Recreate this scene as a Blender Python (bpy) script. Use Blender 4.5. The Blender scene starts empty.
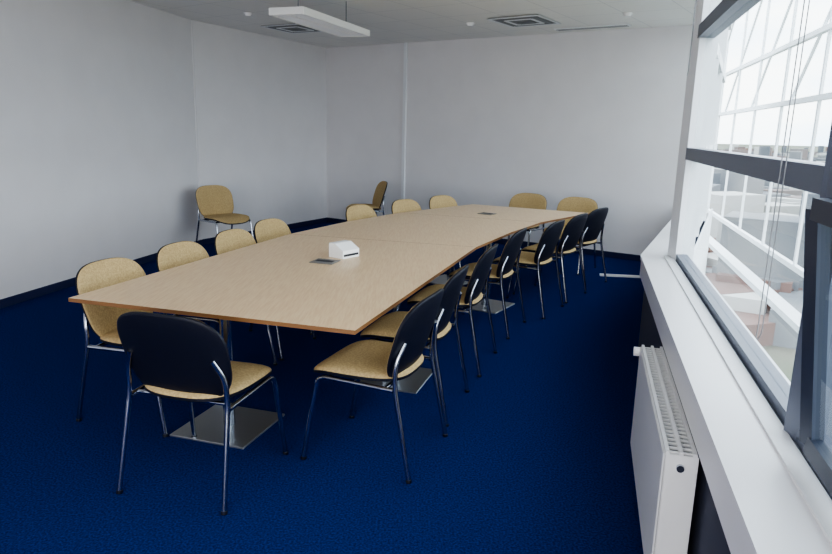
import bpy, math, random
from mathutils import Vector, Matrix
random.seed(3)
scene=bpy.context.scene
COL=bpy.context.collection

# ---------------------------------------------------------------- materials
def srgb(r,g,b):
    f=lambda c:(c/255/12.92) if c/255<=0.04045 else ((c/255+0.055)/1.055)**2.4
    return (f(r),f(g),f(b),1)
def mat(name,col,rough=.5,metal=0,noise=0,nscale=20,bump=0,bscale=200,col2=None,stretch=None,spec=.5,rot=0):
    m=bpy.data.materials.new(name);m.use_nodes=True
    nt=m.node_tree;b=nt.nodes['Principled BSDF']
    b.inputs['Base Color'].default_value=col
    b.inputs['Roughness'].default_value=rough
    b.inputs['Metallic'].default_value=metal
    b.inputs['Specular IOR Level'].default_value=spec
    tc=nt.nodes.new('ShaderNodeTexCoord');mp=nt.nodes.new('ShaderNodeMapping')
    nt.links.new(tc.outputs['Object'],mp.inputs['Vector'])
    mp.inputs['Rotation'].default_value=(0,0,rot)
    if stretch: mp.inputs['Scale'].default_value=stretch
    if col2:
        n=nt.nodes.new('ShaderNodeTexNoise');n.inputs['Scale'].default_value=nscale;n.inputs['Detail'].default_value=5
        cr=nt.nodes.new('ShaderNodeValToRGB')
        cr.color_ramp.elements[0].position=.35;cr.color_ramp.elements[1].position=.65
        cr.color_ramp.elements[0].color=col;cr.color_ramp.elements[1].color=col2
        nt.links.new(mp.outputs['Vector'],n.inputs['Vector'])
        nt.links.new(n.outputs['Fac'],cr.inputs['Fac'])
        nt.links.new(cr.outputs['Color'],b.inputs['Base Color'])
    if bump:
        n2=nt.nodes.new('ShaderNodeTexNoise');n2.inputs['Scale'].default_value=bscale;n2.inputs['Detail'].default_value=3
        bp=nt.nodes.new('ShaderNodeBump');bp.inputs['Strength'].default_value=bump;bp.inputs['Distance'].default_value=.01
        nt.links.new(tc.outputs['Object'],n2.inputs['Vector'])
        nt.links.new(n2.outputs['Fac'],bp.inputs['Height'])
        nt.links.new(bp.outputs['Normal'],b.inputs['Normal'])
    return m
M={}
M['wall']=mat('wall_paint',srgb(224,222,224),.85,col2=srgb(227,225,227),nscale=3,bump=.05,bscale=300)
M['ceil']=mat('ceiling_tile',srgb(236,235,232),.9,bump=.08,bscale=250)
M['carpet']=mat('carpet_blue',srgb(1,23,76),1,col2=srgb(3,46,118),nscale=110,bump=.6,bscale=240,spec=.05)
M['base']=mat('baseboard_navy',srgb(12,26,70),.8)
M['fabric']=mat('chair_fabric',srgb(172,148,106),.95,col2=srgb(196,172,128),nscale=110,bump=.3,bscale=300,spec=.2)
M['shell']=mat('chair_shell',srgb(11,14,30),.5,bump=.06,bscale=500,spec=.35)
M['chrome']=mat('chrome',srgb(180,185,195),.2,1)
M['veneer']=mat('table_veneer',srgb(222,188,146),.28,col2=srgb(234,206,166),nscale=10,stretch=(12,.8,1),rot=-.3)
M['edge']=mat('table_edge',srgb(126,88,54),.5)
M['seam']=mat('table_seam',srgb(160,126,90),.6)
M['steel']=mat('brushed_steel',srgb(165,168,172),.35,.9)
M['white']=mat('white_plastic',srgb(240,240,240),.45)
M['sill']=mat('white_sill',srgb(238,238,242),.3)
M['frame']=mat('frame_grey',srgb(96,102,118),.4)
M['sash']=mat('sash_dark',srgb(48,54,70),.4)
M['framew']=mat('frame_white',srgb(230,232,236),.4)
M['dark']=mat('dark_slot',srgb(40,42,48),.7)
M['slot']=mat('grille_slot',srgb(135,137,141),.7)
M['grey']=mat('port_grey',srgb(120,118,115),.5)
M['under']=mat('under_sill',srgb(60,64,82),.8)
M['rad']=mat('radiator_enamel',srgb(228,229,231),.35)
M['skin']=mat('facade_steel',srgb(235,238,242),.5)
M['ground']=mat('city_ground',srgb(70,84,62),1,col2=srgb(112,108,98),nscale=.02)
M['bld']=mat('city_walls',srgb(120,118,118),1,col2=srgb(118,92,84),nscale=.02)
M['bld2']=mat('city_roofs',srgb(84,90,98),1,col2=srgb(138,138,138),nscale=.03)
M['bld3']=mat('city_pale_walls',srgb(176,176,174),1)
gm=bpy.data.materials.new('window_glass');gm.use_nodes=True;nt=gm.node_tree;nt.nodes.clear()
o=nt.nodes.new('ShaderNodeOutputMaterial');mx=nt.nodes.new('ShaderNodeMixShader');tr=nt.nodes.new('ShaderNodeBsdfTransparent');gl=nt.nodes.new('ShaderNodeBsdfGlossy')
tr.inputs[0].default_value=(.82,.85,.86,1);gl.inputs['Roughness'].default_value=.02;mx.inputs[0].default_value=.06
nt.links.new(tr.outputs[0],mx.inputs[1]);nt.links.new(gl.outputs[0],mx.inputs[2]);nt.links.new(mx.outputs[0],o.inputs[0])
M['glass']=gm

# ceiling tile grid lines
cm=M['ceil'];nt=cm.node_tree;b=nt.nodes['Principled BSDF']
tc=nt.nodes.new('ShaderNodeTexCoord');mp=nt.nodes.new('ShaderNodeMapping');mp.inputs['Rotation'].default_value=(0,0,.6)
br=nt.nodes.new('ShaderNodeTexBrick');br.offset=0;br.inputs['Scale'].default_value=1
br.inputs['Brick Width'].default_value=.6;br.inputs['Row Height'].default_value=.6;br.inputs['Mortar Size'].default_value=.005
br.inputs['Color1'].default_value=srgb(238,237,234);br.inputs['Color2'].default_value=srgb(236,235,232);br.inputs['Mortar'].default_value=srgb(215,215,215)
nt.links.new(tc.outputs['Object'],mp.inputs['Vector']);nt.links.new(mp.outputs['Vector'],br.inputs['Vector']);nt.links.new(br.outputs['Color'],b.inputs['Base Color'])

# ---------------------------------------------------------------- mesh builder
class MB:
    def __init__(s): s.v=[];s.f=[];s.mi=[];s.sm=[];s.mats=[]
    def m(s,name):
        if name not in s.mats: s.mats.append(name)
        return s.mats.index(name)
    def add(s,vs,fs,mname,smooth=False):
        o=len(s.v);k=s.m(mname);s.v+= [tuple(v) for v in vs]
        for f in fs: s.f.append([i+o for i in f]);s.mi.append(k);s.sm.append(smooth)
    def box(s,c,size,mname,ang=0,rot=None,bev=0):
        hx,hy,hz=[q/2 for q in size]
        R=rot if rot is not None else Matrix.Rotation(ang,3,'Z')
        c=Vector(c)
        if bev<=0:
            vs=[c+R@Vector((x,y,z)) for z in(-hz,hz) for x,y in((-hx,-hy),(hx,-hy),(hx,hy),(-hx,hy))]
            s.add(vs,[(3,2,1,0),(4,5,6,7),(0,1,5,4),(1,2,6,5),(2,3,7,6),(3,0,4,7)],mname)
        else:
            b=min(bev,hx*.9,hy*.9,hz*.9)
            def ring(z,i):
                return [c+R@Vector(p+(z,)) for p in ((-hx+i,-hy+b),(-hx+b,-hy+i),(hx-b,-hy+i),(hx-i,-hy+b),(hx-i,hy-b),(hx-b,hy-i),(-hx+b,hy-i),(-hx+i,hy-b))]
            rs=[ring(-hz,b),ring(-hz+b,0),ring(hz-b,0),ring(hz,b)]
            vs=sum(rs,[]);fs=[tuple(range(7,-1,-1)),tuple(range(24,32))]
            for k in range(3):
                for i in range(8):
                    j=(i+1)%8;fs.append((k*8+i,k*8+j,k*8+8+j,k*8+8+i))
            s.add(vs,fs,mname)
    def bar(s,a,b,w,h,mname):
        a=Vector(a);b=Vector(b);d=b-a;L=d.length;x=d.normalized()
        up=Vector((0,0,1)) if abs(x.z)<.95 else Vector((0,1,0))
        y=up.cross(x).normalized();z=x.cross(y)
        R=Matrix((x,y,z)).transposed()
        s.box((a+b)/2,(L,w,h),mname,rot=R)
    def prism(s,poly,z0,z1,mname,side=None):
        n=len(poly)
        A=sum(poly[i][0]*poly[(i+1)%n][1]-poly[(i+1)%n][0]*poly[i][1] for i in range(n))
        if A<0: poly=poly[::-1]
        vs=[(x,y,z0) for x,y in poly]+[(x,y,z1) for x,y in poly]
        s.add(vs,[tuple(range(n-1,-1,-1)),tuple(range(n,2*n))],mname)
        s.add(vs,[(i,(i+1)%n,n+(i+1)%n,n+i) for i in range(n)],side or mname)
    def tube(s,pts,r,mname,fillet=0,seg=10,cap=True):
        P=[Vector(p) for p in pts]
        if fillet>0:
            Q=[P[0]]
            for i in range(1,len(P)-1):
                a=P[i-1]-P[i];b=P[i+1]-P[i];d=min(fillet,a.length*.45,b.length*.45)
                p0=P[i]+a.normalized()*d;p2=P[i]+b.normalized()*d
                for k in range(6):
                    t=k/5;Q.append(p0*(1-t)**2+P[i]*2*t*(1-t)+p2*t*t)
            Q.append(P[-1]);P=Q
        vs=[];n=len(P);prev=None
        for i,p in enumerate(P):
            d=(P[min(i+1,n-1)]-P[max(i-1,0)]).normalized()
            if prev is None:
                ref=Vector((0,0,1)) if abs(d.z)<.9 else Vector((1,0,0))
                u=d.cross(ref).normalized()
            else:
                u=(prev-d*prev.dot(d)).normalized()
            prev=u;w=d.cross(u)
            for k in range(seg):
                a=2*math.pi*k/seg;vs.append(p+u*math.cos(a)*r+w*math.sin(a)*r)
        fs=[]
        for i in range(n-1):
            for k in range(seg):
                j=(k+1)%seg;fs.append((i*seg+k,i*seg+j,(i+1)*seg+j,(i+1)*seg+k))
        s.add(vs,fs,mname,True)
        if cap: s.add(vs,[tuple(range(seg-1,-1,-1)),tuple(range((n-1)*seg,n*seg))],mname)
    def pad(s,a,b,n,fn,tf,tb,mf,mb,taper=0,ns=48,rings=9,rim=.006):
        """cushion: superellipse a*b exponent n; fn(x,z,y)->3d ; y thickness"""
        def ringpts(sc):
            L=[]
            for k in range(ns):
                t=2*math.pi*k/ns;c,si=math.cos(t),math.sin(t)
                x=a*math.copysign(abs(c)**(2/n),c)*sc;z=b*math.copysign(abs(si)**(2/n),si)*sc
                x*=1+taper*(z/b);L.append((x,z))
            return L
        scs=[math.sin(math.pi/2*(1-i/rings)) for i in range(rings)]
        for sgn,T,mm in((1,tf,mf),(-1,tb,mb)):
            vs=[];fs=[]
            for sc in scs:
                y=sgn*(rim+T*(max(0,1-sc**4))**.5)
                vs+=[fn(x,z,y) for x,z in ringpts(sc)]
            vs.append(fn(0,0,sgn*(rim+T)))
            for i in range(rings-1):
                for k in range(ns):
                    j=(k+1)%ns;q=(i*ns+k,i*ns+j,(i+1)*ns+j,(i+1)*ns+k)
                    fs.append(q if sgn<0 else q[::-1])
            for k in range(ns):
                j=(k+1)%ns;q=((rings-1)*ns+k,(rings-1)*ns+j,rings*ns);fs.append(q if sgn<0 else q[::-1])
            s.add(vs,fs,mm,True)
        vs=[fn(x,z,-rim) for x,z in ringpts(1)]+[fn(x,z,rim) for x,z in ringpts(1)]
        s.add(vs,[(k,(k+1)%ns,ns+(k+1)%ns,ns+k) for k in range(ns)],mb,True)
    def obj(s,name,loc=(0,0,0),rz=0,link=True):
        me=bpy.data.meshes.new(name)
        me.from_pydata(s.v,[],s.f)
        for q in s.mats: me.materials.append(M[q])
        me.polygons.foreach_set('material_index',s.mi);me.polygons.foreach_set('use_smooth',s.sm)
        me.update()
        ob=bpy.data.objects.new(name,me);ob.location=loc;ob.rotation_euler=(0,0,rz);COL.objects.link(ob)
        return ob

# ---------------------------------------------------------------- room shell
H=2.77
K=Vector((-2.8,8.48));C=Vector((-1.51,10.97))
WA=Vector((-4.97,-2.5))                       # left wall rear end
slopeW=.258
def W(y): return 1.79+slopeW*(y-4.42)
J=Vector((1.79,4.42));WB=Vector((W(-2.5),-2.5))
d2=Vector((.43,.903))
t=(C.y-.664*(J.x-C.x)-J.y)/(d2.y+.664*d2.x);E=J+d2*t
poly=[(-5.2,-2.6),(W(-2.6)+.02,-2.6),(J.x+.05,J.y),(E.x+.08,E.y),(C.x,C.y+.1),(K.x-.1,K.y)]
mb=MB();mb.prism(poly,-.12,0,'carpet');mb.obj('floor')
mb=MB();mb.prism(poly,H,H+.15,'ceil');mb.obj('ceiling')
def wall(name,a,b,m='wall',th=.1,z0=0,z1=H,side=1):
    a=Vector(a);b=Vector(b);d=(b-a).normalized();n=Vector((-d.y,d.x))*side
    mb=MB();mb.prism([tuple(a),tuple(b),tuple(b+n*th),tuple(a+n*th)],z0,z1,m);return mb.obj(name)
wall('wall_left',WA,K,side=1)
wall('wall_left_far',K,C,side=1)
wall('wall_back',C,E,side=1)
wall('wall_rear',WB,WA,side=1)
def skirt(name,a,b,th=.014,h=.075):
    a=Vector(a);b=Vector(b);d=(b-a).normalized();n=Vector((d.y,-d.x))
    mb=MB();mb.prism([tuple(a),tuple(b),tuple(b+n*th),tuple(a+n*th)],0.0,h,'base');mb.obj(name)
skirt('baseboard_left',WA,K);skirt('baseboard_left_far',K,C);skirt('baseboard_back',C,E)
dl=(K-WA).normalized();nl=Vector((dl.y,-dl.x))
mb=MB();q=K-dl*.02
mb.prism([tuple(q),tuple(q+dl*.02),tuple(q+dl*.02+nl*.008),tuple(q+nl*.008)],.075,H,'wall');mb.obj('trim_1')
db=(E-C).normalized();nb=Vector((db.y,-db.x))
q=C+db*1.52
mb=MB();mb.prism([tuple(q),tuple(q+db*.05),tuple(q+db*.05+nb*.03),tuple(q+nb*.03)],.075,H,'framew');mb.obj('trim_2')

# ---------------------------------------------------------------- facades (window walls)
def facade(idx,a,b,posts,fm='frame'):
    a=Vector(a);b=Vector(b);d=(b-a).normalized();L=(b-a).length
    n=Vector((-d.y,d.x)) # toward room
    def pt(s,o,z): 
        q=a+d*s+n*o;return (q.x,q.y,z)
    mb=MB();mb.prism([pt(0,-.06,0)[:2],pt(L,-.06,0)[:2],pt(L,.21,0)[:2],pt(0,.21,0)[:2]],0,.58,'under')
    mb.prism([pt(0,-.08,0)[:2],pt(L,-.08,0)[:2],pt(L,-.06,0)[:2],pt(0,-.06,0)[:2]],-.1,.72,'skin')
    mb.obj('wall_window_%d'%idx)
    fr=MB()
    fr.bar(pt(0,0,.74),pt(L,0,.74),.07,.04,fm)
    fr.bar(pt(0,0,1.42),pt(L,0,1.42),.09,.075,fm)
    fr.bar(pt(0,0,2.17),pt(L,0,2.17),.10,.08,fm)
    fr.bar(pt(0,0,2.73),pt(L,0,2.73),.10,.08,fm)
    for s_,w,mm in posts:
        fr.bar(pt(s_,0,.72),pt(s_,0,H),w,.1 if mm=='frame' else .14,mm)
    g=MB()
    for z0,z1 in((.76,1.38),(1.46,2.13),(2.21,2.69)):
        g.prism([pt(0,-.003,0)[:2],pt(L,-.003,0)[:2],pt(L,.003,0)[:2],pt(0,.003,0)[:2]],z0,z1,'glass')
    w=fr.obj('window_%d'%idx);gg=g.obj('window_pane_%d'%idx);gg.parent=w
    return pt
LW=(J-WB).length
p1f=facade(1,WB,J,[(0.02,.08,'frame'),(LW-2.73-2.7,.07,'frame'),(LW-2.84,.08,'frame'),(LW-.01,.12,'framew')])
p2f=facade(2,J,E,[(1.2,.06,'framew'),(2.4,.06,'framew')],'framew')
dW=(J-WB).normalized();nW=Vector((-dW.y,dW.x));n2=Vector((-d2.normalized().y,d2.normalized().x))
def isect(p,d,q,e):
    den=d.x*e.y-d.y*e.x;t=((q.x-p.x)*e.y-(q.y-p.y)*e.x)/den;return p+d*t
def strip(o0,o1,z0,z1,m,mb):
    a0=WB+nW*o0;a1=WB+nW*o1;e0=E+n2*o0;e1=E+n2*o1
    j0=isect(a0,dW,e0,d2);j1=isect(a1,dW,e1,d2)
    e0=isect(e0,d2,C,db)-db*.005;e1=isect(e1,d2,C,db)-db*.005
    mb.prism([tuple(a0),tuple(j0),tuple(j1),tuple(a1)],z0,z1,m)
    mb.prism([tuple(j0),tuple(e0),tuple(e1),tuple(j1)],z0,z1,m)
mb=MB();strip(.045,.252,.69,.72,'sill',mb);strip(.045,.10,.72,.728,'framew',mb);strip(.215,.246,.58,.69,'sill',mb);strip(.19,.225,.60,.655,'framew',mb)
mb.obj('window_sill')
ln=.95
sm=MB()
sb=LW-3.05
def sp(s,k):
    return p1f(s,.060+.065*k,.80+.57*k)
for k in(0,1): sm.bar(sp(sb,k),sp(sb-ln,k),.03,.05,'sash')
for s_ in(sb,sb-ln): sm.bar(sp(s_,0),sp(s_,1),.03,.05,'sash')
so=sm.obj('tilted_window_sash')
gp=MB();gp.add([sp(sb,0),sp(sb-ln,0),sp(sb-ln,1),sp(sb,1)],[(0,1,2,3)],'glass');go=gp.obj('sash_glass');go.parent=so

def chain(name,s,o,z0,z1,gap=.05):
    p=[p1f(s,o,z1),p1f(s,o,z0+.03),p1f(s-gap*.25,o+.005,z0),p1f(s-gap*.75,o+.005,z0),p1f(s-gap,o,z0+.03),p1f(s-gap,o,z1)]
    mb=MB();mb.tube(p,.0018,'slot',fillet=.03,seg=6);mb.box(p1f(s-gap/2,o,z1+.01),(.06,.04,.05),'white',ang=math.atan2(dW.y,dW.x),bev=.006)
    mb.obj(name)
chain('blind_chain',LW-2.55,.09,.92,2.66)
chain('blind_chain',LW-.12,.09,1.9,2.66,.03)

# ---------------------------------------------------------------- radiator
def radiator():
    mb=MB()
    L=1.1;Dp=.105;z0,z1=.07,.57
    mb.box((0,Dp-.006,(z0+z1)/2-.005),(L,.012,z1-z0-.01),'rad',bev=.004)
    mb.box((0,.006,(z0+z1)/2-.005),(L,.012,z1-z0-.01),'rad',bev=.004)
    for sx in(-1,1):
        mb.box((sx*(L/2-.003),Dp/2,(z0+z1)/2),(.006,Dp-.004,z1-z0-.02),'rad')
    n=34
    for i in range(n+1):
        x=-L/2+.02+(L-.04)*i/n
        mb.box((x,Dp/2,z1-.012),(.008,Dp-.02,.008),'rad')
    for y in(.012,Dp/2,Dp-.012): mb.box((0,y,z1-.006),(L,.012,.012),'rad')
    mb.box((0,Dp/2,z1-.06),(L-.02,Dp-.03,.004),'slot')
    for i in range(14):
        x=-L/2+.05+(L-.1)*i/13;mb.box((x,Dp/2,.3),(.03,Dp-.03,.4),'grey')
    mb.tube([(-L/2-.012,Dp/2,z1-.05),(-L/2+.02,Dp/2,z1-.05)],.012,'chrome')
    mb.tube([(L/2,Dp/2,z1-.05),(L/2+.045,Dp/2,z1-.05)],.011,'chrome')
    mb.tube([(L/2+.045,Dp/2,z1-.05),(L/2+.045,Dp/2,.0)],.009,'chrome')
    mb.tube([(L/2+.045,Dp/2-.01,z1-.05),(L/2+.045,Dp/2+.075,z1-.05)],.022,'white',seg=16)
    for sx in(-.4,.4): mb.box((sx,Dp/2,.04),(.03,.05,.08),'rad')
    return mb
ctr=Vector(p1f(0,0,0)[:2])+dW*((Vector((.93,2.4))-WB).dot(dW)+.02)+nW*.238
radiator().obj('radiator',(ctr.x,ctr.y,0),math.atan2(dW.y,dW.x))

mb=MB();mb.bar((2.04,7.17,.012),(2.62,7.10,.012),.05,.02,'sill');mb.obj('cable_cover')

# ---------------------------------------------------------------- chairs
def chair_mesh():
    mb=MB()
    def seatf(x,y,t):
        drop=-.035*max(0,(y-.10)/.13)**2 if y>.10 else 0
        return Vector((x,y+.04,.445+t+drop-.012*(1-(x/.23)**2)))
    mb.pad(.238,.238,3.2,seatf,.034,.014,'fabric','shell',taper=.05)
    def backf(x,z,t):
        y=-.215-.12*(z/.19)*.5+.55*x*x
        return Vector((x,y+t,.612+z))
    mb.pad(.246,.198,3.1,backf,.018,.010,'fabric','shell',taper=.045)
    for sx in(-1,1):
        mb.tube([(.25*sx,-.27,.008),(.232*sx,-.185,.43),(.228*sx,-.19,.54),(.19*sx,-.215,.62)],.0115,'chrome',fillet=.05)
        mb.tube([(.25*sx,.265,.008),(.232*sx,.195,.42),(.232*sx,-.18,.41)],.0115,'chrome',fillet=.05)
        mb.tube([(.25*sx,-.27,.0),(.249*sx,-.268,.014)],.014,'shell');mb.tube([(.25*sx,.265,.0),(.249*sx,.263,.014)],.014,'shell')
    for y in(-.14,.15): mb.tube([(-.232,y,.412),(.232,y,.412)],.009,'chrome')
    return mb
cmesh=None
def chair(bx,by,fx,fy):
    """bx,by = top-centre of the back; f = facing"""
    global cmesh
    f=Vector((fx,fy)).normalized();c=Vector((bx,by))+f*.265
    rz=math.atan2(f.y,f.x)-math.pi/2
    if cmesh is None:
        ob=chair_mesh().obj('conference_chair',(c.x,c.y,0),rz);cmesh=ob.data
    else:
        ob=bpy.data.objects.new('conference_chair',cmesh);ob.location=(c.x,c.y,0);ob.rotation_euler=(0,0,rz);COL.objects.link(ob)
chair(-.985,2.45,.27,.957)
for x,y,fx,fy in[(.076,2.89,-.93,.36),(.248,3.48,-.957,.29),(.493,4.212,-.95,.31),(.802,5.016,-.92,.39),(1.203,5.575,-.866,.5),(1.528,6.12,-.83,.56),(1.863,6.68,-.776,.63)]:
    chair(x,y,fx,fy)
for x,y,fx,fy in[(-1.665,3.432,.957,-.29),(-1.486,4.01,.957,-.29),(-1.32,4.583,.957,-.29),(-1.19,5.182,.94,-.34),(-.586,6.36,.86,-.5),(-.159,7.0,.8,-.6),(.252,7.553,.75,-.66)]:
    chair(x,y,fx,fy)
chair(1.38,8.13,-.57,-.82);chair(1.90,7.77,-.57,-.82)
chair(-2.54,8.13,.75,-.66)
chair(-.48,9.47,-.95,-.3)

# ---------------------------------------------------------------- table
Lp=[(-1.60,2.94),(-.97,4.98),(-.62,5.75),(-.17,6.5),(.62,7.45)]
Rp=[(-.24,2.545),(.42,4.60),(.78,5.38),(1.14,6.04),(1.79,6.87)]
tb=MB()
zt=.73
tb.prism(Lp+Rp[::-1],zt-.018,zt,'veneer','edge')
def seam(a,b):
    a=Vector(a);b=Vector(b);d=(b-a).normalized();n=Vector((-d.y,d.x))*.0015
    tb.prism([tuple(a-n),tuple(b-n),tuple(b+n),tuple(a+n)],zt-.001,zt+.0006,'seam')
seam(Lp[1],Rp[1]);seam(Lp[3],Rp[3])
a1=math.atan2(.957,.29)-math.pi/2
def pedestal(x,y,ang):
    tb.box((x,y,.006),(.42,.42,.012),'steel',ang=ang,bev=.003)
    tb.tube([(x,y,.012),(x,y,zt-.03)],.03,'chrome',seg=20)
    tb.box((x,y,zt-.024),(.3,.3,.010),'steel',ang=ang)
for x,y,an in[(-.95,3.18,a1),(-.12,3.92,a1),(.62,5.75,a1-.25),(.35,6.7,a1-.35)]:
    pedestal(x,y,an)
tb.obj('conference_table')
for x,y,an in[(-.555,3.93,a1),(.692,6.56,a1-.3)]:
    mb=MB();mb.box((0,0,.003),(.15,.13,.006),'grey',bev=.002);mb.box((0,0,.0065),(.11,.04,.002),'dark');mb.obj('table_socket_box',(x,y,zt+.0005),an)
mb=MB()
pr=[(-.06,0),(.06,0),(.06,.05),(-.01,.09),(-.06,.09)]
vs=[(x,-.075,z) for x,z in pr]+[(x,.075,z) for x,z in pr];n=5
mb.add(vs,[(0,1,2,3,4),(9,8,7,6,5)],'white');mb.add(vs,[(i,n+i,n+(i+1)%n,(i+1)%n) for i in range(n)],'white')
mb.box((.061,0,.02),(.003,.13,.014),'dark')
mb.obj('tissue_box',(-.46,4.12,zt+.001),a1-.35)

# ---------------------------------------------------------------- ceiling fittings
def fixture(x,y,z,ang,L=1.35,Wd=.33):
    mb=MB()
    mb.box((-Wd/2,0,.03),(.012,L,.06),'white');mb.box((Wd/2,0,.03),(.012,L,.06),'white')
    for s_ in(-1,1): mb.box((0,s_*L/2,.03),(Wd,.012,.06),'white')
    mb.box((0,0,.057),(Wd,L,.006),'white')
    mb.box((0,0,.03),(.05,L,.05),'white')
    for i in range(1,22): mb.box((0,-L/2+L*i/22,.015),(Wd,.004,.028),'framew')
    for s_ in(-1,1):
        mb.tube([(s_*Wd/4,-L/2+.03,.042),(s_*Wd/4,L/2-.03,.042)],.013,'white')
        mb.tube([(0,s_*L*.35,.06),(0,s_*L*.35,H-z)],.005,'slot',seg=6)
    mb.obj('ceiling_light',(x,y,z),ang)
fixture(-.93,6.6,2.46,-.35)
def diffuser(x,y,ang,S=.6):
    mb=MB()
    for i in range(4):
        a=S/2-.07*i
        for s_ in(-1,1):
            mm='framew' if i%2==0 else 'slot'
            mb.box((s_*a,0,-.012-.003*i),(.035,2*a,.006),mm);mb.box((0,s_*a,-.012-.003*i),(2*a,.035,.006),mm)
    mb.box((0,0,-.006),(S,S,.008),'slot')
    mb.obj('air_diffuser',(x,y,H-.003),ang)
diffuser(-1.62,8.9,-.5);diffuser(1.15,7.9,-.6)
mb=MB();mb.box((0,0,-.006),(.9,.12,.012),'framew');
for k in(-1,1): mb.box((0,k*.03,-.0125),(.86,.02,.002),'dark')
mb.obj('linear_air_grille',(2.0,8.25,H-.002),-.586)
for x,y in[(-1.96,7.88),(.56,8.19),(2.13,7.30)]:
    mb=MB();mb.tube([(0,0,0),(0,0,-.015)],.05,'white',seg=24);mb.tube([(0,0,-.015),(0,0,-.035)],.035,'white',seg=24);mb.obj('smoke_detector',(x,y,H-.001))

# ---------------------------------------------------------------- exterior
mb=MB();mb.box((300,300,-30.5),(8000,8000,1),'ground');mb.obj('ground')
mb=MB()
for i in range(2600):
    a=random.uniform(-.1,1.5);d=110+2000*random.random()**1.3
    x=math.sin(a)*d+20;y=math.cos(a)*d
    hgt=random.uniform(3,8)+(random.random()<.08)*14
    mb.box((x,y,-30+hgt/2),(random.uniform(7,24),random.uniform(7,16),hgt),random.choice(['bld','bld2','bld','bld2','bld3']),ang=random.choice([.3,.35,1.0]))
mb.obj('city_buildings')
# outer steel skin of the building, outside the glazing
mb=MB();Ls=9.5;off=-1.3
def q(s,o,z): 
    v=WB+dW*s+nW*o;return(v.x,v.y,z)
for z in(.35,1.9,2.5,3.4): mb.bar(q(2,off,z),q(LW+Ls,off,z),.05,.05,'skin')
for i in range(12):
    s_=3+i*1.25
    mb.bar(q(s_,off,.35),q(s_,off,3.4),.025,.025,'skin')
for i in range(8):
    s_=3+i*1.8
    mb.bar(q(s_,off,3.4),q(s_+1.8,off,1.9),.025,.025,'skin')
mb.bar(q(2,-.40,.1),q(LW+Ls,-.40,.1),.25,.05,'skin')
mb.bar(q(2,-.95,.2),q(LW+Ls,-.95,.2),.12,.05,'skin')
mb.obj('facade_steel_frame')

# ---------------------------------------------------------------- light
w=bpy.data.worlds.new('sky');scene.world=w;w.use_nodes=True;nt=w.node_tree;bg=nt.nodes['Background']
tc=nt.nodes.new('ShaderNodeTexCoord');n=nt.nodes.new('ShaderNodeTexNoise');n.inputs['Scale'].default_value=4;n.inputs['Detail'].default_value=6
mp=nt.nodes.new('ShaderNodeMapping');mp.inputs['Scale'].default_value=(1,1,3)
cr=nt.nodes.new('ShaderNodeValToRGB');cr.color_ramp.elements[0].color=(.70,.82,.95,1);cr.color_ramp.elements[1].color=(1,.99,.97,1)
cr.color_ramp.elements[0].position=.4;cr.color_ramp.elements[1].position=.6
nt.links.new(tc.outputs['Generated'],mp.inputs['Vector']);nt.links.new(mp.outputs['Vector'],n.inputs['Vector']);nt.links.new(n.outputs['Fac'],cr.inputs['Fac']);nt.links.new(cr.outputs['Color'],bg.inputs['Color'])
bg.inputs['Strength'].default_value=6.3
def portal(a,b,z0,z1,nn):
    a=Vector(a);b=Vector(b);l=bpy.data.lights.new('window_portal','AREA');l.shape='RECTANGLE';l.size=(b-a).length;l.size_y=z1-z0
    l.cycles.is_portal=True
    ob=bpy.data.objects.new('window_portal',l);m_=(a+b)/2-nn*.12;ob.location=(m_.x,m_.y,(z0+z1)/2)
    z=-Vector((nn.x,nn.y,0)).normalized();x=Vector(((b-a).x,(b-a).y,0)).normalized();y=z.cross(x)
    ob.rotation_euler=Matrix((x,y,z)).transposed().to_euler();COL.objects.link(ob)
portal(WB,J,.7,H,nW);portal(J,E,.7,H,n2)
l=bpy.data.lights.new('rear_fill_light','AREA');l.shape='RECTANGLE';l.size=3;l.size_y=1.6;l.energy=150;l.color=(1,.98,.96)  # added fill lamp behind the camera to lift the interior, not a room fitting
ob=bpy.data.objects.new('rear_fill_light',l);ob.location=(-1.2,-2.2,1.3);ob.rotation_euler=(math.radians(112),0,math.radians(-8));COL.objects.link(ob)

# ---------------------------------------------------------------- camera
f=660;p=math.radians(12.47);r=.025;s,c=math.sin(p),math.cos(p)
R=Vector((1,0,0));U=Vector((0,s,c));F=Vector((0,c,-s))
cr_=R*math.cos(r)+U*math.sin(r);cu=U*math.cos(r)-R*math.sin(r)
cd=bpy.data.cameras.new('camera');cam=bpy.data.objects.new('camera',cd);COL.objects.link(cam)
mat4=Matrix((cr_,cu,-F)).transposed().to_4x4();mat4.translation=Vector((0,0,1.52));cam.matrix_world=mat4
cd.sensor_width=36;cd.lens=f/832*36;cd.clip_end=9000;cd.clip_start=.05
scene.camera=cam
scene.view_settings.view_transform='AgX'
try: scene.view_settings.look='AgX - Medium High Contrast'
except Exception: pass
scene.view_settings.exposure=.28
